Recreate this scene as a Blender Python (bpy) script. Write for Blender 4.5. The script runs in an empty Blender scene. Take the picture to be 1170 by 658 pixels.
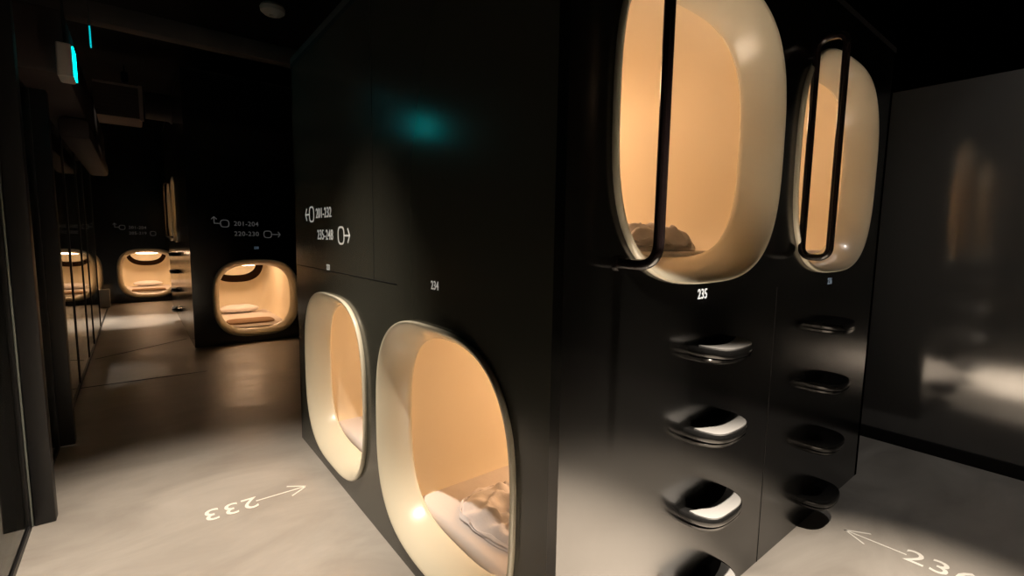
import bpy, bmesh, math, random
from mathutils import Vector, Matrix, noise
R = math.radians
random.seed(7)
scn = bpy.context.scene
col = scn.collection

# ------------------------------------------------------------------ measures
XB, YA = 0.897, 0.909            # faces of the near capsule block (left face, right face)
BFAR, AEND = 3.62, 3.62          # how far those faces run
XD, YD = 0.542, 7.37             # the block behind it
YE = 13.0                        # far wall
XC = 4.40                        # glossy wall on the right
XG = -0.50                       # glazed partition on the left
HB = 2.63                        # height of the capsule blocks
LOWZ, UPZ = 0.62, 1.885          # centres of lower and upper openings

# ------------------------------------------------------------------ materials
def mat(name, color, rough=.5, ior=1.5, metal=0., coat=0., noise_amt=0., noise_scale=4., bump=0., bump_scale=40., emit=None, emit_s=0., rough_var=0., spec=.5):
    m = bpy.data.materials.new(name); m.use_nodes = True
    nt = m.node_tree; b = nt.nodes['Principled BSDF']
    b.inputs['Base Color'].default_value = (*color, 1)
    b.inputs['Roughness'].default_value = rough
    b.inputs['Metallic'].default_value = metal
    b.inputs['IOR'].default_value = ior
    b.inputs['Coat Weight'].default_value = coat
    b.inputs['Specular IOR Level'].default_value = spec
    tc = nt.nodes.new('ShaderNodeTexCoord')
    if noise_amt or rough_var:
        n = nt.nodes.new('ShaderNodeTexNoise'); n.inputs['Scale'].default_value = noise_scale
        n.inputs['Detail'].default_value = 6
        nt.links.new(tc.outputs['Object'], n.inputs['Vector'])
        if noise_amt:
            r = nt.nodes.new('ShaderNodeMapRange')
            r.inputs['From Min'].default_value = .3; r.inputs['From Max'].default_value = .7
            r.inputs['To Min'].default_value = 1 - noise_amt; r.inputs['To Max'].default_value = 1 + noise_amt
            nt.links.new(n.outputs['Fac'], r.inputs['Value'])
            mx = nt.nodes.new('ShaderNodeVectorMath'); mx.operation = 'SCALE'
            mx.inputs[0].default_value = color
            nt.links.new(r.outputs['Result'], mx.inputs['Scale'])
            nt.links.new(mx.outputs['Vector'], b.inputs['Base Color'])
        if rough_var:
            r2 = nt.nodes.new('ShaderNodeMapRange')
            r2.inputs['From Min'].default_value = .3; r2.inputs['From Max'].default_value = .7
            r2.inputs['To Min'].default_value = max(0, rough - rough_var); r2.inputs['To Max'].default_value = rough + rough_var
            nt.links.new(n.outputs['Fac'], r2.inputs['Value'])
            nt.links.new(r2.outputs['Result'], b.inputs['Roughness'])
    if bump:
        n2 = nt.nodes.new('ShaderNodeTexNoise'); n2.inputs['Scale'].default_value = bump_scale
        n2.inputs['Detail'].default_value = 4
        nt.links.new(tc.outputs['Object'], n2.inputs['Vector'])
        bp = nt.nodes.new('ShaderNodeBump'); bp.inputs['Strength'].default_value = bump
        bp.inputs['Distance'].default_value = .01
        nt.links.new(n2.outputs['Fac'], bp.inputs['Height'])
        nt.links.new(bp.outputs['Normal'], b.inputs['Normal'])
    if emit:
        b.inputs['Emission Color'].default_value = (*emit, 1)
        b.inputs['Emission Strength'].default_value = emit_s
    return m

M = {}
M['wall'] = mat('satin_black_panel', (.004, .004, .0038), .19, ior=1.85, rough_var=.015, noise_scale=1.5)
M['wall_b'] = mat('satin_charcoal_panel', (.055, .056, .045), .20, ior=1.65, rough_var=.02, noise_scale=1.5)
M['gloss'] = mat('gloss_black_panel', (.085, .088, .089), .10, ior=2.5)
M['dark'] = mat('matt_black', (.006, .006, .0065), .8)
M['ceil'] = mat('dark_painted_ceiling', (.018, .014, .013), .9, noise_amt=.4, noise_scale=2)
M['duct'] = mat('dull_galvanised_duct', (.10, .085, .08), .55, metal=.3, noise_amt=.2)
M['duct_dark'] = mat('brown_painted_duct', (.045, .03, .028), .6)
M['unit'] = mat('grey_brown_unit_case', (.16, .12, .11), .6)
M['unit_trim'] = mat('pale_unit_trim', (.55, .42, .38), .5)
M['rim'] = mat('cream_gelcoat', (.80, .74, .58), .26, coat=.5, spec=.5)
M['shell'] = mat('warm_cream_shell', (.78, .69, .53), .5, spec=.25)
M['rail'] = mat('gloss_black_lacquered_tube', (.012, .008, .008), .16, coat=.4)
M['step'] = mat('gloss_black_cast_step', (.006, .006, .006), .16, ior=1.4)
M['grip'] = mat('grey_grip_pad', (.13, .13, .128), .75, bump=.3, bump_scale=500)
M['sheet'] = mat('white_bed_sheet', (.72, .66, .63), .9, bump=.15, bump_scale=25)
M['linen'] = mat('grey_white_linen', (.80, .76, .77), .9, bump=.25, bump_scale=30)
M['pink'] = mat('pale_peach_sheet', (.74, .60, .50), .85)
M['brownmat'] = mat('plain_brown', (.34, .21, .12), .9)
M['band'] = mat('dark_brown_console', (.008, .004, .002), .8, spec=.0)
M['white'] = mat('white_lettering_added_glow', (.75, .74, .70), .6, emit=(1, .97, .9), emit_s=.22)  # emission added so the wall lettering reads brighter than its surroundings
M['white_bright'] = mat('bright_lettering_added_glow', (.8, .8, .76), .6, emit=(1, .98, .92), emit_s=.75)  # stronger glow put into the material to lift this number
M['floorpaint'] = mat('white_floor_paint', (.88, .86, .80), .5)
M['blind'] = mat('closed_linen_blind', (.50, .40, .28), .85, bump=.2, bump_scale=60)
M['post'] = mat('black_anodised_post', (.010, .010, .011), .45)
M['postg'] = mat('grey_green_jamb', (.22, .25, .23), .35, metal=.5)
M['signbody'] = mat('grey_sign_case', (.42, .40, .37), .5)
M['teal'] = mat('teal_lit_sign_face', (.02, .3, .3), .4, emit=(.0, .80, .80), emit_s=5.)
M['teal_dim'] = mat('dim_teal_edge', (.02, .2, .2), .4, emit=(.0, .55, .6), emit_s=.9)
M['lens'] = mat('warm_lamp_lens', (.9, .8, .6), .4, emit=(1., .65, .40), emit_s=18.5)
M['joint'] = mat('dark_floor_joint', (.03, .028, .026), .7)
M['pale'] = mat('pale_painted_block', (.7, .68, .62), .6)

def floor_mat():
    m = bpy.data.materials.new('trowelled_grey_mortar_floor'); m.use_nodes = True
    nt = m.node_tree; b = nt.nodes['Principled BSDF']
    tc = nt.nodes.new('ShaderNodeTexCoord')
    n = nt.nodes.new('ShaderNodeTexNoise'); n.inputs['Scale'].default_value = 1.3; n.inputs['Detail'].default_value = 9; n.inputs['Roughness'].default_value = .62; n.inputs['Distortion'].default_value = .8
    mp = nt.nodes.new('ShaderNodeMapping'); mp.inputs['Scale'].default_value = (1.0, 2.0, 1)
    nt.links.new(tc.outputs['Object'], mp.inputs['Vector']); nt.links.new(mp.outputs['Vector'], n.inputs['Vector'])
    cr = nt.nodes.new('ShaderNodeValToRGB')
    cr.color_ramp.elements[0].position = .32; cr.color_ramp.elements[0].color = (.30, .275, .245, 1)
    cr.color_ramp.elements[1].position = .74; cr.color_ramp.elements[1].color = (.45, .42, .38, 1)
    nt.links.new(n.outputs['Fac'], cr.inputs['Fac']); nt.links.new(cr.outputs['Color'], b.inputs['Base Color'])
    r = nt.nodes.new('ShaderNodeMapRange'); r.inputs['From Min'].default_value = .3; r.inputs['From Max'].default_value = .7
    r.inputs['To Min'].default_value = .34; r.inputs['To Max'].default_value = .5
    nt.links.new(n.outputs['Fac'], r.inputs['Value']); nt.links.new(r.outputs['Result'], b.inputs['Roughness'])
    bp = nt.nodes.new('ShaderNodeBump'); bp.inputs['Strength'].default_value = .12; bp.inputs['Distance'].default_value = .02
    nt.links.new(n.outputs['Fac'], bp.inputs['Height']); nt.links.new(bp.outputs['Normal'], b.inputs['Normal'])
    return m
M['floor'] = floor_mat()

def glass_mat():
    m = bpy.data.materials.new('smoked_clear_glass'); m.use_nodes = True
    nt = m.node_tree; nt.nodes.remove(nt.nodes['Principled BSDF'])
    out = nt.nodes['Material Output']
    t = nt.nodes.new('ShaderNodeBsdfTransparent'); t.inputs['Color'].default_value = (.80, .82, .81, 1)
    g = nt.nodes.new('ShaderNodeBsdfGlossy'); g.inputs['Roughness'].default_value = .04; g.inputs['Color'].default_value = (.9, .92, .9, 1)
    f = nt.nodes.new('ShaderNodeFresnel'); f.inputs['IOR'].default_value = 1.35
    mx = nt.nodes.new('ShaderNodeMixShader')
    nt.links.new(f.outputs['Fac'], mx.inputs['Fac']); nt.links.new(t.outputs['BSDF'], mx.inputs[1]); nt.links.new(g.outputs['BSDF'], mx.inputs[2])
    nt.links.new(mx.outputs['Shader'], out.inputs['Surface'])
    return m
M['glass'] = glass_mat()

# ------------------------------------------------------------------ helpers
def tag(o, label=None, cat=None, group=None, kind=None):
    if label: o['label'] = label
    if cat: o['category'] = cat
    if group: o['group'] = group
    if kind: o['kind'] = kind
    return o
def empty(name, loc=(0, 0, 0), rz=0, label=None, cat=None, group=None):
    o = bpy.data.objects.new(name, None); col.objects.link(o)
    o.empty_display_size = .05; o.location = loc; o.rotation_euler = (0, 0, rz)
    return tag(o, label, cat, group)
def obj(name, bm, m, parent=None, smooth=True, loc=None, rz=None, sharp=35):
    me = bpy.data.meshes.new(name)
    bmesh.ops.recalc_face_normals(bm, faces=bm.faces)
    bm.to_mesh(me); bm.free(); me.materials.append(m)
    if smooth:
        me.polygons.foreach_set('use_smooth', [True] * len(me.polygons))
        me.set_sharp_from_angle(angle=R(sharp))
    o = bpy.data.objects.new(name, me); col.objects.link(o)
    if parent: o.parent = parent
    if loc: o.location = loc
    if rz is not None: o.rotation_euler = (0, 0, rz)
    return o
def structure(o): o['kind'] = 'structure'; return o
def bx(bm, x0, x1, y0, y1, z0, z1, bev=0, seg=2):
    r = bmesh.ops.create_cube(bm, size=1)
    vs = r['verts']
    for v in vs:
        v.co = Vector(((x0 + x1) / 2 + v.co.x * (x1 - x0), (y0 + y1) / 2 + v.co.y * (y1 - y0), (z0 + z1) / 2 + v.co.z * (z1 - z0)))
    if bev:
        es = list({e for v in vs for e in v.link_edges})
        bmesh.ops.bevel(bm, geom=es, offset=bev, segments=seg, affect='EDGES', profile=.5)
    return bm
def box(*a, **k): return bx(bmesh.new(), *a, **k)
def sq(t, a, b, n=3.0):
    c, s = math.cos(t), math.sin(t)
    return (a * math.copysign(abs(c) ** (2 / n), c), b * math.copysign(abs(s) ** (2 / n), s))
N = 96
def loft(bm, rings, close=False):
    vr = [[bm.verts.new(p) for p in r] for r in rings]
    k = len(vr)
    for i in range(k if close else k - 1):
        a, b = vr[i], vr[(i + 1) % k]; n = len(a)
        for j in range(n):
            bm.faces.new((a[j], a[(j + 1) % n], b[(j + 1) % n], b[j]))
    return vr
def sring(a, b, y, n=3.0, cz=0, cnt=N):
    return [(x, y, z + cz) for x, z in (sq(2 * math.pi * i / cnt, a, b, n) for i in range(cnt))]
def tube(bm, pts, r, closed=False, seg=14):
    pts = [Vector(p) for p in pts]; n = len(pts); rings = []
    up = None
    for i, p in enumerate(pts):
        if closed: d = pts[(i + 1) % n] - pts[i - 1]
        else: d = pts[min(i + 1, n - 1)] - pts[max(i - 1, 0)]
        d.normalize()
        if up is None: up = d.orthogonal().normalized()
        up = (up - d * up.dot(d)).normalized(); s = d.cross(up)
        rr = r(i / (n - 1)) if callable(r) else r
        rings.append([p + up * math.cos(2 * math.pi * k / seg) * rr + s * math.sin(2 * math.pi * k / seg) * rr for k in range(seg)])
    vr = loft(bm, rings, closed)
    if not closed:
        bm.faces.new(vr[0]); bm.faces.new(list(reversed(vr[-1])))
    return bm
def fillet(pts, rad, closed=False, seg=8):
    pts = [Vector(p) for p in pts]; out = []; n = len(pts)
    for i, p in enumerate(pts):
        if not closed and i in (0, n - 1): out.append(p); continue
        a = (pts[i - 1] - p); b = (pts[(i + 1) % n] - p)
        r = min(rad, a.length * .49, b.length * .49)
        A = p + a.normalized() * r; B = p + b.normalized() * r
        for k in range(seg + 1):
            t = k / seg; out.append(A * (1 - t) ** 2 + p * 2 * t * (1 - t) + B * t ** 2)
    return out
def panel(name, w0, w1, h, holes, thick, m, loc, rz):
    """vertical panel along local x from w0 to w1, front face at y=0, with superelliptic holes (x, z)"""
    bm = bmesh.new(); es = []
    def loop(pts):
        vs = [bm.verts.new(p) for p in pts]
        for i in range(len(vs)): es.append(bm.edges.new((vs[i], vs[(i + 1) % len(vs)])))
    loop([(w0, 0, 0), (w1, 0, 0), (w1, 0, h), (w0, 0, h)])
    for x, z in holes: loop([(x + px, 0, z + pz) for px, _, pz in sring(.505, .505, 0)])
    r = bmesh.ops.triangle_fill(bm, use_beauty=True, use_dissolve=False, edges=es)
    fs = list(bm.faces)
    for f in fs:
        f.normal_update()
    e = bmesh.ops.extrude_face_region(bm, geom=fs)
    for v in [g for g in e['geom'] if isinstance(g, bmesh.types.BMVert)]: v.co.y += thick
    return structure(obj(name, bm, m, None, smooth=False, loc=loc, rz=rz))

# ------------------------------------------------------------------ the setting
structure(obj('floor', box(-6, 9, -5, 17, -.12, 0), M['floor'], smooth=False))
structure(obj('ceiling', box(-6, 9, -5, 17, 4.2, 4.3), M['ceil'], smooth=False))
# near block: left face carries two lower capsules, right face two upper ones
def bx_local_B(y): return (YA - y)      # local x for a panel with origin at the corner, running to +Y (rz=-90 => local x = -Y)
T = .04   # panel thickness
panel('wall_left_of_corner', -(BFAR), -(YA + T), HB, [(-2.86, LOWZ), (-1.625, LOWZ)], T, M['wall_b'], (XB, 0, 0), R(-90))
panel('wall_right_of_corner', XB, AEND, HB, [(1.605, UPZ), (2.84, UPZ)], T, M['wall'], (0, YA, 0), 0)
panel('wall_block_end', YA, 4.6, HB, [(2.05, UPZ)], T, M['wall'], (AEND, 0, 0), R(90))
structure(obj('wall_block_rear', box(XB, AEND, BFAR - T, BFAR, 0, HB), M['wall'], smooth=False))
structure(obj('wall_block_top', box(XB, AEND, YA, BFAR, HB, HB + .03), M['dark'], smooth=False))
# second block
panel('wall_middle', XD, 3.9, HB + .9, [(1.30, LOWZ)], T, M['wall'], (0, YD, 0), 0)
panel('wall_middle_side', -12.2, -(YD + T), HB + .9, [(-9.75, UPZ), (-11.0, UPZ)], T, M['wall_b'], (XD, 0, 0), R(-90))
structure(obj('wall_middle_top', box(XD, 3.9, YD, 12.2, HB + .9, HB + .93), M['dark'], smooth=False))
# far wall and outer shell
panel('wall_far', -4, 6, 4.2, [(.19, LOWZ), (-1.10, LOWZ)], T, M['wall'], (0, YE, 0), 0)
structure(obj('wall_glossy_right', box(XC, XC + .06, -3.5, 5.5, .0, 2.6, bev=.004), M['gloss'], smooth=False))
structure(obj('baseboard_right', box(XC - .012, XC, -3.5, 5.5, 0, .09), M['dark'], smooth=False))
structure(obj('wall_left', box(-2.7, -2.6, -4, YE, 0, 4.2), M['dark'], smooth=False))
structure(obj('wall_right', box(7.0, 7.1, -4, YE, 0, 4.2), M['dark'], smooth=False))
structure(obj('wall_rear', box(-2.7, 7.1, -4.1, -4, 0, 4.2), M['dark'], smooth=False))
# panel joints on the wall with the signs
bm = box(XB - .0015, XB + .002, 2.205, 2.208, 1.29, HB); bx(bm, XB - .0015, XB + .002, 1.95, BFAR, 1.288, 1.291)
structure(obj('trim_1', bm, M['dark'], smooth=False))
structure(obj('trim_2', box(XB, XB + .05, YA, BFAR, HB + .03, HB + .07), M['duct'], smooth=False))
structure(obj('trim_3', box(2.218, 2.221, YA - .0015, YA + .002, 0, 1.3), M['dark'], smooth=False))
# floor joints and partition track
structure(obj('trim_4', box(XG - .012, XG + .012, -1, 12.2, 0, .006), M['joint'], smooth=False))
bm = bmesh.new()
bx(bm, XG, XD, 6.03, 6.05, 0, .002)
structure(obj('trim_5', bm, M['joint'], smooth=False))
b6 = box(-.6, .6, -.009, .009, 0, .002)
structure(obj('trim_6', b6, M['joint'], smooth=False, loc=(.03, 7.72, 0), rz=R(38)))

# ------------------------------------------------------------------ capsules
def rim_bm():
    bm = bmesh.new()
    prof = [(.507, .002), (.531, .002), (.5345, -.004), (.536, -.012), (.5345, -.018), (.531, -.0215), (.526, -.0215), (.520, -.018), (.511, -.009),
            (.500, .004), (.488, .022), (.474, .048), (.461, .08), (.4505, .108), (.4475, .119), (.4475, .126), (.452, .131), (.462, .134), (.475, .134), (.490, .134), (.495, .120), (.503, .06)]
    loft(bm, [sring(h, h, y) for h, y in prof], close=True)
    return bm
def shell_bm(depth, power=4.5):
    bm = bmesh.new()
    inner = [(.470, .125), (.500, .138), (.520, .148), (.525, .16)] + ([(.525, depth - .25), (.51, depth - .12), (.47, depth - .04), (.40, depth), (.0005, depth)] if depth > 1 else [(.50, depth), (.0005, depth)])
    outer = ([(.0005, depth + .02), (.42, depth + .02), (.50, depth - .03), (.545, depth - .2)] if depth > 1 else [(.0005, depth + .012), (.53, depth + .012)]) + [(.545, .16), (.530, .135), (.49, .118)]
    ri = []
    for h, y in inner:
        b = h if h < .05 else h * .975
        ri.append([(x, yy, max(z, -.505)) for x, yy, z in sring(h, b, y, power)])
    for h, y in outer:
        b = h if h < .05 else h * .99
        ri.append(sring(h, b, y, power))
    loft(bm, ri, close=True)
    return bm
def console_bm():
    # curved dark band hanging across the back of the capsule like a shallow U
    bm = bmesh.new(); rings = []
    n = 40
    for i in range(n + 1):
        t = math.pi + math.pi * i / n
        px, pz = sq(t, .40, .37, 2.6); qx, qz = sq(t, .325, .265, 2.6)
        z0 = .45
        rings.append([(px, 1.66, z0 + pz), (px, 1.82, z0 + pz), (qx, 1.82, z0 + qz), (qx, 1.66, z0 + qz)])
    vr = [[bm.verts.new(p) for p in r] for r in rings]
    for i in range(n):
        for j in range(4):
            bm.faces.new((vr[i][j], vr[i][(j + 1) % 4], vr[i + 1][(j + 1) % 4], vr[i + 1][j]))
    bm.faces.new(vr[0]); bm.faces.new(vr[-1])
    return bm
def lens_bm():
    bm = bmesh.new(); n = 32
    top = [(.22 * math.cos(2 * math.pi * i / n), 1.20 + .12 * math.sin(2 * math.pi * i / n), .475) for i in range(n)]
    bot = [(x, y, .40) for x, y, z in top]
    mid = [(x * .8, 1.20 + (y - 1.20) * .8, .382) for x, y, z in top]
    vr = loft(bm, [top, bot, mid]); bm.faces.new(vr[-1]); bm.faces.new(vr[0])
    return bm
DEPTH = 1.95
meshes = {}
def capsule(label, loc, rz, lit=True, closed=False, group='sleeping capsules with cream rims', strength=None):
    e = empty('sleeping_capsule', loc, rz, label, 'sleeping capsule', group)
    def part(name, maker, m):
        if name not in meshes:
            o = obj(name, maker(), m, e); meshes[name] = o
        else:
            o = meshes[name].copy(); col.objects.link(o); o.parent = e
        return o
    part('rim', rim_bm, M['rim'])
    if closed:
        part('short_shell', lambda: shell_bm(.20), M['shell'])
        b = bmesh.new(); vr = loft(b, [sring(.46, .46, .122), sring(.46, .46, .132)]); b.faces.new(vr[0]); b.faces.new(vr[1])
        o = obj('roller_blind', b, M['blind'], e); o['label'] = 'closed beige roller blind added for a dim reflection'
        return e
    part('shell', lambda: shell_bm(DEPTH), M['shell'])
    part('console_band', console_bm, M['band'])
    part('lamp_lens', lens_bm, M['lens'])
    return e
def mattress(label, loc, rz):
    bm = box(-.455, .455, .150, 1.88, -.503, -.428, bev=.03, seg=4)
    o = obj('mattress', bm, M['sheet'], None, loc=loc, rz=rz, sharp=80)
    return tag(o, label, 'mattress', 'mattresses inside the capsules')
def pillow(label, loc, rz, sx=.29, sy=.15, sz=.065, at=(0, 1.60, -.355)):
    bm = bmesh.new(); bmesh.ops.create_uvsphere(bm, u_segments=40, v_segments=24, radius=1)
    for v in bm.verts:
        c = v.co; th = math.atan2(c.y, c.x); rr = min(1, math.hypot(c.x, c.y))
        px, py = sq(th, rr, rr, 3.2)
        w = 1 - .25 * max(0, abs(px) - .6) / .4
        nz = noise.noise(Vector((px * 3, py * 3, 1.3))) * .06
        v.co = Vector((px * sx, py * sy, (c.z * w + nz) * sz)) + Vector(at)
    o = obj('pillow', bm, M['linen'], None, loc=loc, rz=rz, sharp=180)
    return tag(o, label, 'pillow', 'pillows inside the capsules')
def crumple(name, label, cat, loc, rz, at, size, seed, amp=.35, ang=0, m=None, fold=7., group=None):
    """a folded heap of cloth: rounded block broken up by ridged folds"""
    bm = bmesh.new(); bmesh.ops.create_cube(bm, size=2)
    bmesh.ops.subdivide_edges(bm, edges=bm.edges[:], cuts=38, use_grid_fill=True)
    rot = Matrix.Rotation(ang, 3, 'Z')
    for v in bm.verts:
        c = v.co.copy()
        th = math.atan2(c.y, c.x); rr = max(abs(c.x), abs(c.y))
        px, py = sq(th, rr, rr, 3.0)
        edge = max(0, 1 - rr ** 5 * .75) if c.z > 0 else 1
        s = Vector((px * 1.6, py * 1.6, seed))
        warp = noise.noise(s * .9) * 2.2
        f = 1 - abs(math.sin(fold * (px * .35 + py * .55) + warp * 2.4 + seed))
        g = noise.noise(s * 2.2 + Vector((3, 1, 0)))
        top = edge * (.55 + amp * (f - .4) + .22 * g + .03 * noise.noise(s * 5))
        z = top if c.z > .99 else (-.0 if c.z < -.99 else (c.z + 1) / 2 * top)
        out = 1 + .07 * noise.noise(Vector((px * 3, py * 3, c.z * 2 + seed)))
        p = rot @ Vector((px * size[0] * out, py * size[1] * out, 0))
        v.co = Vector((p.x + at[0], p.y + at[1], at[2] + max(0, z) * size[2]))
    o = obj(name, bm, m or M['linen'], None, loc=loc, rz=rz, sharp=180)
    return tag(o, label, cat, group)

Z90 = R(-90)
c233 = (XB, 2.86, LOWZ); c234 = (XB, 1.625, LOWZ)
c235 = (1.605, YA, UPZ); c236 = (2.84, YA, UPZ)
cD = (1.30, YD, LOWZ); cE = (.19, YE, LOWZ); cE2 = (-1.10, YE, LOWZ)
cS1 = (XD, 9.75, UPZ); cS2 = (XD, 11.0, UPZ); cEnd = (AEND, 2.05, UPZ)
capsule('cream rimmed lower sleeping capsule numbered 233, narrow in view beside the direction signs', c233, Z90)
capsule('large cream rimmed lower sleeping capsule numbered 234 at the block corner', c234, Z90)
capsule('large cream rimmed upper sleeping capsule above the number 235', c235, 0)
capsule('upper sleeping capsule 236 crossed by a full loop handrail, last on the right face', c236, 0)
capsule('lower sleeping capsule facing the corridor in the middle black wall under faint signs', cD, 0)
capsule('small distant lower capsule at the corridor end right of the glass partition', cE, 0)
capsule('distant lower capsule seen through the panes of the glass partition', cE2, 0)
capsule('nearer of two upper capsules seen edge-on on the middle block side', cS1, Z90)
capsule('farther of two upper capsules seen edge-on on the middle block side', cS2, Z90)
capsule('unlit upper capsule with blind down, added to give a dim reflection in the glossy wall', cEnd, R(90), closed=True)  # unseen capsule put on the block end to produce a faint reflection

mattress('white sheeted mattress inside lower capsule 233', c233, Z90)
mattress('white sheeted mattress inside lower capsule 234 under the crumpled blanket', c234, Z90)
mattress('white sheeted mattress inside upper capsule 235', c235, 0)
mattress('white sheeted mattress inside upper capsule 236', c236, 0)
mattress('mattress with a brown throw inside the middle wall capsule', cD, 0)
mattress('mattress inside the small distant capsule at the corridor end', cE, 0)
mattress('mattress inside the distant capsule behind the glass partition', cE2, 0)
pillow('long white pillow at the back of the middle wall capsule', cD, 0)
pillow('long white pillow at the back of the small distant capsule', cE, 0)
pillow('long white pillow at the back of the capsule behind the glass partition', cE2, 0)
crumple('blanket', 'crumpled greyish white blanket lying in capsule 234', 'blanket', c234, Z90, (.02, .43, -.426), (.28, .20, .13), 2.3, ang=.15, group=None, fold=2.2, amp=.30)
crumple('blanket', 'crumpled white blanket bundled in upper capsule 235 behind the handrail', 'blanket', c235, 0, (.10, .36, -.426), (.27, .17, .15), 5.1, ang=.1, fold=3, amp=.30)
def slab(label, loc):  # thin rounded brown slab lying on the mattress
    bm = bmesh.new()
    a = [(x, y + .58, -.427) for x, y in (sq(2 * math.pi * i / 64, .31, .20, 4) for i in range(64))]
    b = [(x, y, -.405) for x, y, z in a]; c = [(x * .95, .58 + (y - .58) * .93, -.397) for x, y, z in a]
    vr = loft(bm, [a, b, c]); bm.faces.new(vr[0]); bm.faces.new(vr[-1])
    o = obj('brown_slab', bm, M['brownmat'], None, loc=loc)
    tag(o, label, 'slab', 'flat brown slabs in the capsules')
slab('flat brown throw at the front of the middle wall capsule', cD)
slab('flat brown throw at the front of the small distant capsule', cE)
slab('flat brown throw in the capsule behind the glass partition', cE2)

# ------------------------------------------------------------------ handrails (black lacquered tube)
def rail(name, label, pts, closed, loc, rz, rad=.0155, r=.12):
    e = empty(name, loc, rz, label, 'handrail', 'black handrails beside the upper capsules')
    obj('tube', tube(bmesh.new(), fillet(pts, r, closed, 10), rad, closed), M['rail'], e)
    if not closed:
        for z in (pts[0][2], pts[-1][2]):
            bm = bmesh.new()
            tube(bm, [(pts[0][0], -.010, z), (pts[0][0], .0, z)], .024, seg=24)
            obj('wall_flange', bm, M['rail'], e)
    else:
        for z in (1.50, 2.32):
            bm = bmesh.new(); tube(bm, [(0, -.018, z), (0, -.0, z)], .010, seg=16)
            obj('wall_bracket', bm, M['rail'], e)
    return e
rail('handrail', 'black bent handrail crossing the opening of upper capsule 235', [(0, -.002, 1.43), (0, -.135, 1.43), (0, -.135, 2.36), (0, -.002, 2.36)], False, (1.125, YA, 0), 0, r=.11)
rail('handrail', 'black closed loop handrail crossing the opening of upper capsule 236', [(0, -.020, 1.435), (0, -.133, 1.435), (0, -.133, 2.385), (0, -.020, 2.385)], True, (2.40, YA, 0), 0, r=.05)
rail('handrail', 'black handrail added for its reflection in the glossy wall at its left edge', [(0, -.002, 1.43), (0, -.135, 1.43), (0, -.135, 2.36), (0, -.002, 2.36)], False, (AEND, 1.60, 0), R(90), r=.11)  # unseen rail placed for its mirror image
rail('handrail', 'thin black handrail by the nearer edge-on capsule of the middle block', [(0, -.002, 1.43), (0, -.12, 1.43), (0, -.12, 2.36), (0, -.002, 2.36)], False, (XD, 10.25, 0), Z90, r=.11)

# ------------------------------------------------------------------ steps
def step_body_bm():
    bm = bmesh.new(); rings = []
    # stations through the thickness: (scale, z)
    prof = [(.80, -.052), (.90, -.050), (.96, -.043), (.975, -.034), (.95, -.028), (.985, -.022), (1.0, -.012), (.995, -.003), (.97, .004), (.93, .006)]
    n = 64
    for s, z in prof:
        ring = []
        for i in range(n):
            x, y = sq(2 * math.pi * i / n, .155 * s, .125 * s, 2.9)
            y = min(y, .0) if y > 0 else y
            dip = -.012 * (1 - (x / .155) ** 2)     # the tread sags a little in the middle
            ring.append((x, y, z + dip * (1 if z > -.03 else .4)))
        rings.append(ring)
    vr = loft(bm, rings)
    bm.faces.new(list(reversed(vr[0])))
    # scooped top
    inner = [bm.verts.new((v.co.x * .9, v.co.y * .9, v.co.z - .002)) for v in vr[-1]]
    for j in range(n): bm.faces.new((vr[-1][j], vr[-1][(j + 1) % n], inner[(j + 1) % n], inner[j]))
    c = bm.verts.new((0, -.05, -.016))
    for j in range(n): bm.faces.new((inner[j], inner[(j + 1) % n], c))
    return bm
def grip_bm():
    bm = bmesh.new(); n = 28; rings = []
    for i in range(n + 1):
        u = -1 + 2 * i / n
        x = u * .135
        yo = -.117 * (1 - abs(u) ** 4.5) ** (1 / 3.2) if abs(u) < 1 else -.05
        yo = min(yo, -.055)
        yi = -.030 - .024 * (1 - u * u)
        z = .0075 - .012 * (1 - (x / .155) ** 2)
        rings.append([(x, yo, z + .0025), (x, yi, z + .0045), (x, yi, z - .006), (x, yo, z - .006)])
    vr = [[bm.verts.new(p) for p in r] for r in rings]
    for i in range(n):
        for j in range(4): bm.faces.new((vr[i][j], vr[i][(j + 1) % 4], vr[i + 1][(j + 1) % 4], vr[i + 1][j]))
    bm.faces.new(vr[0]); bm.faces.new(vr[-1])
    return bm
step0 = [None]
def step(label, loc, rz, group, grip=True):
    e = empty('wall_step', loc, rz, label, 'step', group)
    if step0[0] is None:
        a = obj('step_body', step_body_bm(), M['step'], e)
        b = obj('grip_pad', grip_bm(), M['grip'], e); b['label'] = 'light grey grip pad'
        step0[0] = (a, b)
    else:
        for s in step0[0]:
            if s.name.startswith('grip') and not grip: continue
            c = s.copy(); col.objects.link(c); c.parent = e
    return e
names = ['topmost', 'second from top', 'third from top', 'lowest']
for k, z in enumerate((1.125, .82, .505, .185)):
    step('%s glossy black wall step with grey pad under capsule 235' % names[k].capitalize(), (1.68, YA, z), 0, 'wall steps under capsule 235')
for k, z in enumerate((1.10, .79, .47, .17)):
    step('%s shadowed black wall step under capsule 236' % names[k].capitalize(), (2.82, YA, z), 0, 'wall steps under capsule 236', grip=False)
for k, z in enumerate((1.17, .88, .57, .24)):
    step('%s thin step on the side of the middle block' % names[k].capitalize(), (XD, 9.75, z), Z90, 'wall steps on the middle block side')
for k, z in enumerate((1.10, .79, .47, .17)):
    step('%s dark step added for its reflection in the glossy wall' % names[k].capitalize(), (AEND, 2.0, z), R(90), 'added wall steps on the block end', grip=False)  # out of direct view, put here to be reflected

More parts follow.
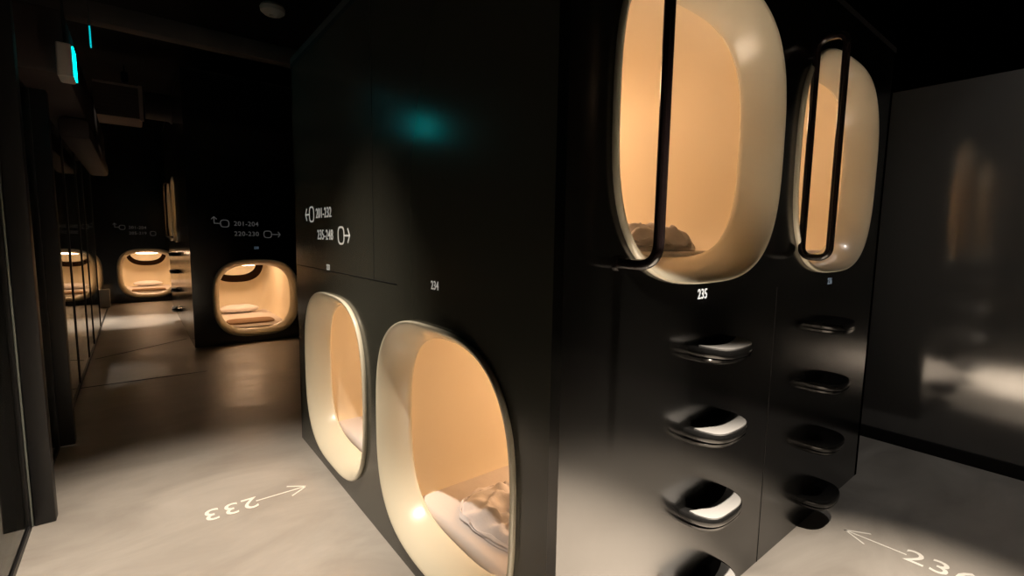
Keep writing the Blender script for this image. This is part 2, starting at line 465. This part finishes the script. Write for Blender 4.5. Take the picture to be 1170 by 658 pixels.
# ------------------------------------------------------------------ lettering
def text_bm(s, size, sx=.62, ext=.0008, off=.0):
    cu = bpy.data.curves.new('t', 'FONT'); cu.body = s; cu.size = size; cu.extrude = ext; cu.offset = off
    cu.align_x = 'CENTER'; cu.align_y = 'CENTER'; cu.space_character = 1.06; cu.resolution_u = 3
    o = bpy.data.objects.new('t', cu); col.objects.link(o)
    bpy.context.view_layer.update()
    me = bpy.data.meshes.new_from_object(o.evaluated_get(bpy.context.evaluated_depsgraph_get()))
    bm = bmesh.new(); bm.from_mesh(me)
    for v in bm.verts: v.co.x *= sx
    bpy.data.objects.remove(o); bpy.data.curves.remove(cu); bpy.data.meshes.remove(me)
    return bm
def place_flat(bm, origin, rz, mode='wall', ang=0):
    """text lies in xy; stand it on a wall (front towards local -y) or leave on the floor"""
    for v in bm.verts:
        c = v.co
        if mode == 'wall': v.co = Vector((c.x, -c.z - .001, c.y))
    return bm
def seg_bm(segs, w, depth=.0012):
    bm = bmesh.new()
    for (x0, z0), (x1, z1) in segs:
        a = Vector((x0, z0)); b = Vector((x1, z1)); d = (b - a).normalized(); n = Vector((-d.y, d.x)) * w / 2
        a2, b2 = a - d * w * .3, b + d * w * .3
        q = [a2 + n, b2 + n, b2 - n, a2 - n]
        f = [bm.verts.new((p.x, -depth, p.y)) for p in q]; g = [bm.verts.new((p.x, 0, p.y)) for p in q]
        bm.faces.new(f); bm.faces.new(g[::-1])
        for i in range(4): bm.faces.new((f[i], f[(i + 1) % 4], g[(i + 1) % 4], g[i]))
    return bm
def ovalring(cx, cz, a, b, w, extra=(), depth=.0012):
    bm = seg_bm(extra, w, depth)
    n = 48
    rr = []
    for s, y in ((w / 2, -depth), (-w / 2, -depth), (-w / 2, 0), (w / 2, 0)):
        rr.append([(cx + x, y, cz + z) for x, z in (sq(2 * math.pi * i / n, a + s, b + s, 3) for i in range(n))])
    loft(bm, rr, close=True)
    return bm
M['vinyl_num'] = mat('dim_bluish_lettering_added_glow', (.3, .3, .3), .6, emit=(.5, .75, 1), emit_s=.12)  # faint bluish emission stands in for light falling on the lettering
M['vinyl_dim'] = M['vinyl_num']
def number(s, label, loc, rz, size=.052, m=None):
    bm = place_flat(text_bm(s, size * .92, .80, off=.0004), None, 0)
    o = obj('capsule_number', bm, m or M['white'], None, smooth=False, loc=loc, rz=rz)
    return tag(o, label, 'number', 'capsule numbers on the walls')
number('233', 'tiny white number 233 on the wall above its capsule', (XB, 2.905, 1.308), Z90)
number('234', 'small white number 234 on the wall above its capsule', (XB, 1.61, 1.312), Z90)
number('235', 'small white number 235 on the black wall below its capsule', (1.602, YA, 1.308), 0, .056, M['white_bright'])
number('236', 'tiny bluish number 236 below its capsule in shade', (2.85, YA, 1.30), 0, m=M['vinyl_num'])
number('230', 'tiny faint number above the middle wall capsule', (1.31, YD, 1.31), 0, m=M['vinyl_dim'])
def sign(label, loc, rz, rows, m):
    """rows: (text, cx, cz, [oval cx], [arrow segments])"""
    e = empty('direction_sign', loc, rz, label, 'sign', 'direction signs on the walls')
    for t, tx, z, ox, segs in rows:
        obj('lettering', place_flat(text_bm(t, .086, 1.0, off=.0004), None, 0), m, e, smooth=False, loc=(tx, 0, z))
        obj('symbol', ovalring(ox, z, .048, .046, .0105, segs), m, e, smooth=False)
    return e
# on the wall beside capsule 233 (local x runs towards the camera)
def arrowL(x0, x1, z, h=.036): return [((x0, z), (x1, z)), ((x1, z), (x1 + h * .75, z + h)), ((x1, z), (x1 + h * .75, z - h))]
def arrowR(x0, x1, z, h=.036): return [((x0, z), (x1, z)), ((x1, z), (x1 - h * .75, z + h)), ((x1, z), (x1 - h * .75, z - h))]
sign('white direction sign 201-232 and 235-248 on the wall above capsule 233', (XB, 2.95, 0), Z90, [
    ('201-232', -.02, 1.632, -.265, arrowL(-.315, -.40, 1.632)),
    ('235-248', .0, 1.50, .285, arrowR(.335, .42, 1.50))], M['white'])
def upL(x0, z): return [((x0, z), (x0 - .07, z)), ((x0 - .07, z), (x0 - .07, z + .085)), ((x0 - .07, z + .085), (x0 - .10, z + .055)), ((x0 - .07, z + .085), (x0 - .04, z + .055))]
M['vinyl_dim'] = mat('dim_lettering_added_glow', (.2, .2, .2), .6, emit=(1, .97, .95), emit_s=.04)  # slight glow added so this sign shows on the dark wall
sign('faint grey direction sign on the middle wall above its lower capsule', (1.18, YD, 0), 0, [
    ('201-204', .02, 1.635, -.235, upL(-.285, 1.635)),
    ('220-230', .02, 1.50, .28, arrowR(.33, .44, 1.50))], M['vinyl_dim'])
M['vinyl_far'] = mat('dimmest_lettering_added_glow', (.2, .2, .2), .6, emit=(1, .95, .93), emit_s=.014)  # weakest added glow, keeps the far sign just visible
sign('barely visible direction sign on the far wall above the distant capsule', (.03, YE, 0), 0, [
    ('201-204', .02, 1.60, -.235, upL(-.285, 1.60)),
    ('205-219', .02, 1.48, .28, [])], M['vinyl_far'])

def floor_mark(s, label, loc, rz, L0, L1, size=.172):
    """number reads along local x, arrow runs back from it to local -x"""
    e = empty('floor_marking', loc, rz, label, 'floor marking')
    bm = text_bm(s, size, 1.0, ext=.0006, off=.0008)
    for v in bm.verts: v.co.z += .0012
    obj('painted_number', bm, M['floorpaint'], e, smooth=False)
    bm = seg_bm([((L0, 0), (L1, 0)), ((L1, 0), (L1 + .095, .062)), ((L1, 0), (L1 + .095, -.062))], .009, .0018)
    for v in bm.verts: c = v.co.copy(); v.co = Vector((c.x, c.z, -c.y))
    obj('painted_arrow', bm, M['floorpaint'], e, smooth=False)
    return e
floor_mark('233', 'white painted floor number 233 with arrow pointing to its capsule', (.335, 2.875, 0), R(180), -.125, -.395)
floor_mark('236', 'white painted floor number 236 with arrow at the right end of the block', (2.86, .365, 0), R(-88), -.125, -.375)

# ------------------------------------------------------------------ glazed partition on the left
HG = 2.3
def post(label, x0, x1, y0, y1, h=4.2, m=None):
    e = empty('door_post', ((x0 + x1) / 2, (y0 + y1) / 2, 0), 0, label, 'post', 'black posts of the glass partition')
    w, d = (x1 - x0) / 2, (y1 - y0) / 2
    obj('shaft', box(-w, w, -d, d, 0, h, bev=.004), m or M['post'], e, sharp=30)
    return e
p = post('nearest thick black post of the glass partition', XG + .02, XG + .10, 3.28, 3.36)
o = obj('side_jamb', box(-.12, -.042, -.04, .04, 0, 4.2, bev=.004), M['postg'], p, sharp=30); o['label'] = 'grey green jamb along the post'
post('second black post of the glass partition behind the nearest one', XG - .02, XG + .09, 4.44, 4.54, h=2.42)
def gpanel(label, y0, y1, x=XG, z1=2.41):
    e = empty('glass_panel', (x, y0, 0), 0, label, 'glass panel', 'panes of the glass partition')
    L = y1 - y0
    obj('pane', box(-.004, .004, .0, L, .03, z1), M['glass'], e, smooth=False)
    bm = box(-.012, .012, L - .035, L, .01, z1)
    obj('stile', bm, M['post'], e, smooth=False)
    obj('bottom_rail', box(-.012, .012, 0, L, .006, .03), M['post'], e, smooth=False)
    return e
gpanel('glass pane nearest the camera, left of the thick post', .6, 3.27)
gpanel('glass pane between the two black posts', 3.37, 4.43)
gpanel('first glass pane beyond the second black post', 4.55, 6.17)
gpanel('second glass pane beyond the second black post', 6.17, 7.38)
gpanel('third glass pane beyond the second black post', 7.38, 8.25)
gpanel('last glass pane at the far end of the partition', 8.25, 9.75)

# ------------------------------------------------------------------ ceiling furniture
e = empty('exit_sign', (-.235, 3.75, 2.45), 0, 'wall of light teal exit sign seen edge-on above the partition, grey case', 'exit sign')
e['label'] = 'grey cased exit sign with glowing teal face, seen edge-on above the partition'
obj('case', box(-.055, .014, -.07, .10, -.10, .085, bev=.012, seg=3), M['signbody'], e)
obj('lit_face', box(.0142, .020, -.06, .09, -.088, .072, bev=.002), M['teal'], e)
obj('hanger', tube(bmesh.new(), [(-.018, 0, .08), (-.018, 0, 1.75)], .007), M['post'], e)
e = empty('exit_sign', (-.17, 4.5, 2.84), 0, 'thin teal lit edge of a second small sign hanging from a cable', 'exit sign')
obj('lit_strip', box(-.004, .004, -.02, .02, -.075, .06, bev=.0015), M['teal_dim'], e)
obj('cable', tube(bmesh.new(), [(0, 0, .05), (-.03, 0, 1.35)], .007), M['duct'], e)
# duct over the partition with an offset, and a cable tray
def duct(name, label, bm, m, cat='duct'):
    o = obj(name, bm, m, None, sharp=30); return tag(o, label, cat)
duct('air_duct', 'brown air duct running above the glass partition towards the back', box(-.62, -.26, 3.95, 8.6, 2.42, 2.80, bev=.03), M['duct_dark'])
duct('pipe_cover', 'brown angled cover dropping from the duct over the partition', box(-.44, -.24, 5.3, 8.6, 2.25, 2.42, bev=.04), M['duct_dark'])
duct('ceiling_beam', 'long dim grey beam crossing under the dark ceiling', box(-2.5, 3.2, 5.48, 5.62, 3.26, 3.42, bev=.006), M['duct'], 'beam')
e = empty('air_conditioner', (-.09, 9.1, 3.16), 0, 'box shaped air conditioning unit with slatted front under the far ceiling', 'air conditioner')
obj('case', box(-.27, .27, .0, .7, .0, .46, bev=.015), M['unit'], e)
obj('side_trim', box(.235, .285, -.02, .02, -.02, .48, bev=.004), M['unit_trim'], e)
obj('top_trim', box(-.27, .235, -.02, .02, .44, .47, bev=.004), M['unit_trim'], e)
bm = bmesh.new()
for k in range(7): bx(bm, -.25, .23, -.012, .0, .04 + k * .055, .065 + k * .055)
obj('grille', bm, M['unit'], e, smooth=False)
duct('duct_elbow', 'wide grey duct piece right of the air conditioning unit', tube(bmesh.new(), fillet([(.22, 9.3, 3.42), (.62, 9.3, 3.42), (.80, 9.3, 3.15)], .15), .20, seg=28), M['duct_dark'])
e = empty('smoke_detector', (1.03, 4.67, 3.40), 0, 'round smoke detector with a glinting rim under the dark ceiling', 'smoke detector')
bm = bmesh.new(); loft(bm, [[(r * math.cos(2 * math.pi * i / 40), r * math.sin(2 * math.pi * i / 40), z) for i in range(40)] for r, z in ((.02, .06), (.085, .055), (.10, .03), (.095, .0), (.07, -.02), (.03, -.028))], close=True)
obj('housing', bm, M['signbody'], e)
obj('stem', tube(bmesh.new(), [(0, 0, .05), (0, 0, .80)], .015), M['duct'], e)

tag(obj('pale_block', box(-.11, .07, -.1, .1, 0, .36, bev=.01), M['pale'], None, loc=(-.53, 12.4, 0)), 'small pale block standing on the floor by the far glass edge', 'block')

# ------------------------------------------------------------------ lights
def spot(x, y, z, tx, ty, power, ang, blend=.6, color=(1., .83, .62), rad=.03, label=None):
    e = empty('ceiling_spotlight', (x, y, z), 0, label, 'spotlight', 'black spotlights under the ceiling')
    d = Vector((tx - x, ty - y, -z)).normalized()
    bm = bmesh.new(); q = d.to_track_quat('Z', 'Y').to_matrix()
    loft(bm, [[q @ Vector((r * math.cos(2 * math.pi * i / 28), r * math.sin(2 * math.pi * i / 28), h)) for i in range(28)]
              for r, h in ((.001, -.10), (.045, -.10), (.05, -.09), (.05, .05), (.044, .05), (.042, -.06), (.001, -.06))])
    obj('housing', bm, M['post'], e)
    obj('bracket', tube(bmesh.new(), [-d * .09, Vector((0, 0, 4.2 - z))], .008), M['post'], e)
    L = bpy.data.lights.new('spot_lamp', 'SPOT'); L.energy = power; L.spot_size = R(ang); L.spot_blend = blend
    L.color = color; L.shadow_soft_size = rad
    o = bpy.data.objects.new('spot_lamp', L); col.objects.link(o); o.parent = e
    o.rotation_euler = d.to_track_quat('-Z', 'Y').to_euler()
    return e
W1 = (1., .85, .69)
spot(-.10, 2.0, 3.9, .15, 2.45, 950, 48, .9, W1, label='black ceiling spotlight above the painted number 233')
spot(1.15, .20, 3.9, 1.25, .24, 8500, 32, 1., W1, label='black ceiling spotlight in front of the 235 capsule steps')
spot(2.4, -.1, 3.9, 2.3, .25, 1100, 28, 1., W1, label='black ceiling spotlight above the painted number 236')
spot(3.95, .1, 3.9, 3.85, .1, 60, 75, 1., (1., .93, .86), label='added fill spotlight greying the glossy wall and the floor beside it')  # fill lamp added to grey the glossy wall and nearby floor
spot(-.2, 6.9, 4.0, -.38, 6.45, 100, 20, .9, W1, label='black ceiling spotlight over the corridor before the middle wall')
spot(.0, 10.3, 4.0, -.05, 10.2, 800, 26, .9, W1, label='black ceiling spotlight over the bright floor patch before the far wall')
spot(-1.7, 4.6, 3.9, -1.7, 4.8, 800, 44, .9, W1, label='black ceiling spotlight behind the glass partition')
spot(-1.3, 10.6, 4.0, -1.2, 10.6, 600, 30, .9, W1, label='black ceiling spotlight behind the far glass panes')

w = bpy.data.worlds.new('World'); scn.world = w; w.use_nodes = True
w.node_tree.nodes['Background'].inputs['Color'].default_value = (.5, .45, .5, 1)
w.node_tree.nodes['Background'].inputs['Strength'].default_value = .01

# ------------------------------------------------------------------ camera
f, yaw, pitch, roll = 541.53, .6705, .1048, -.0154
F = Vector((math.sin(yaw) * math.cos(pitch), math.cos(yaw) * math.cos(pitch), -math.sin(pitch)))
Rt = Vector((math.cos(yaw), -math.sin(yaw), 0)); D = F.cross(Rt)
r_ = Rt * math.cos(roll) + D * math.sin(roll); d_ = -Rt * math.sin(roll) + D * math.cos(roll)
cam = bpy.data.cameras.new('camera'); co = bpy.data.objects.new('camera', cam); col.objects.link(co)
cam.sensor_width = 36; cam.lens = f / 1170 * 36; cam.clip_start = .02
mm = Matrix((r_, -d_, -F)).transposed().to_4x4(); mm.translation = (0, 0, 1.5)
co.matrix_world = mm
scn.camera = co
scn.view_settings.view_transform = 'Standard'; scn.view_settings.look = 'None'
scn.view_settings.exposure = 0; scn.view_settings.gamma = 1; scn.view_settings.use_curve_mapping = False
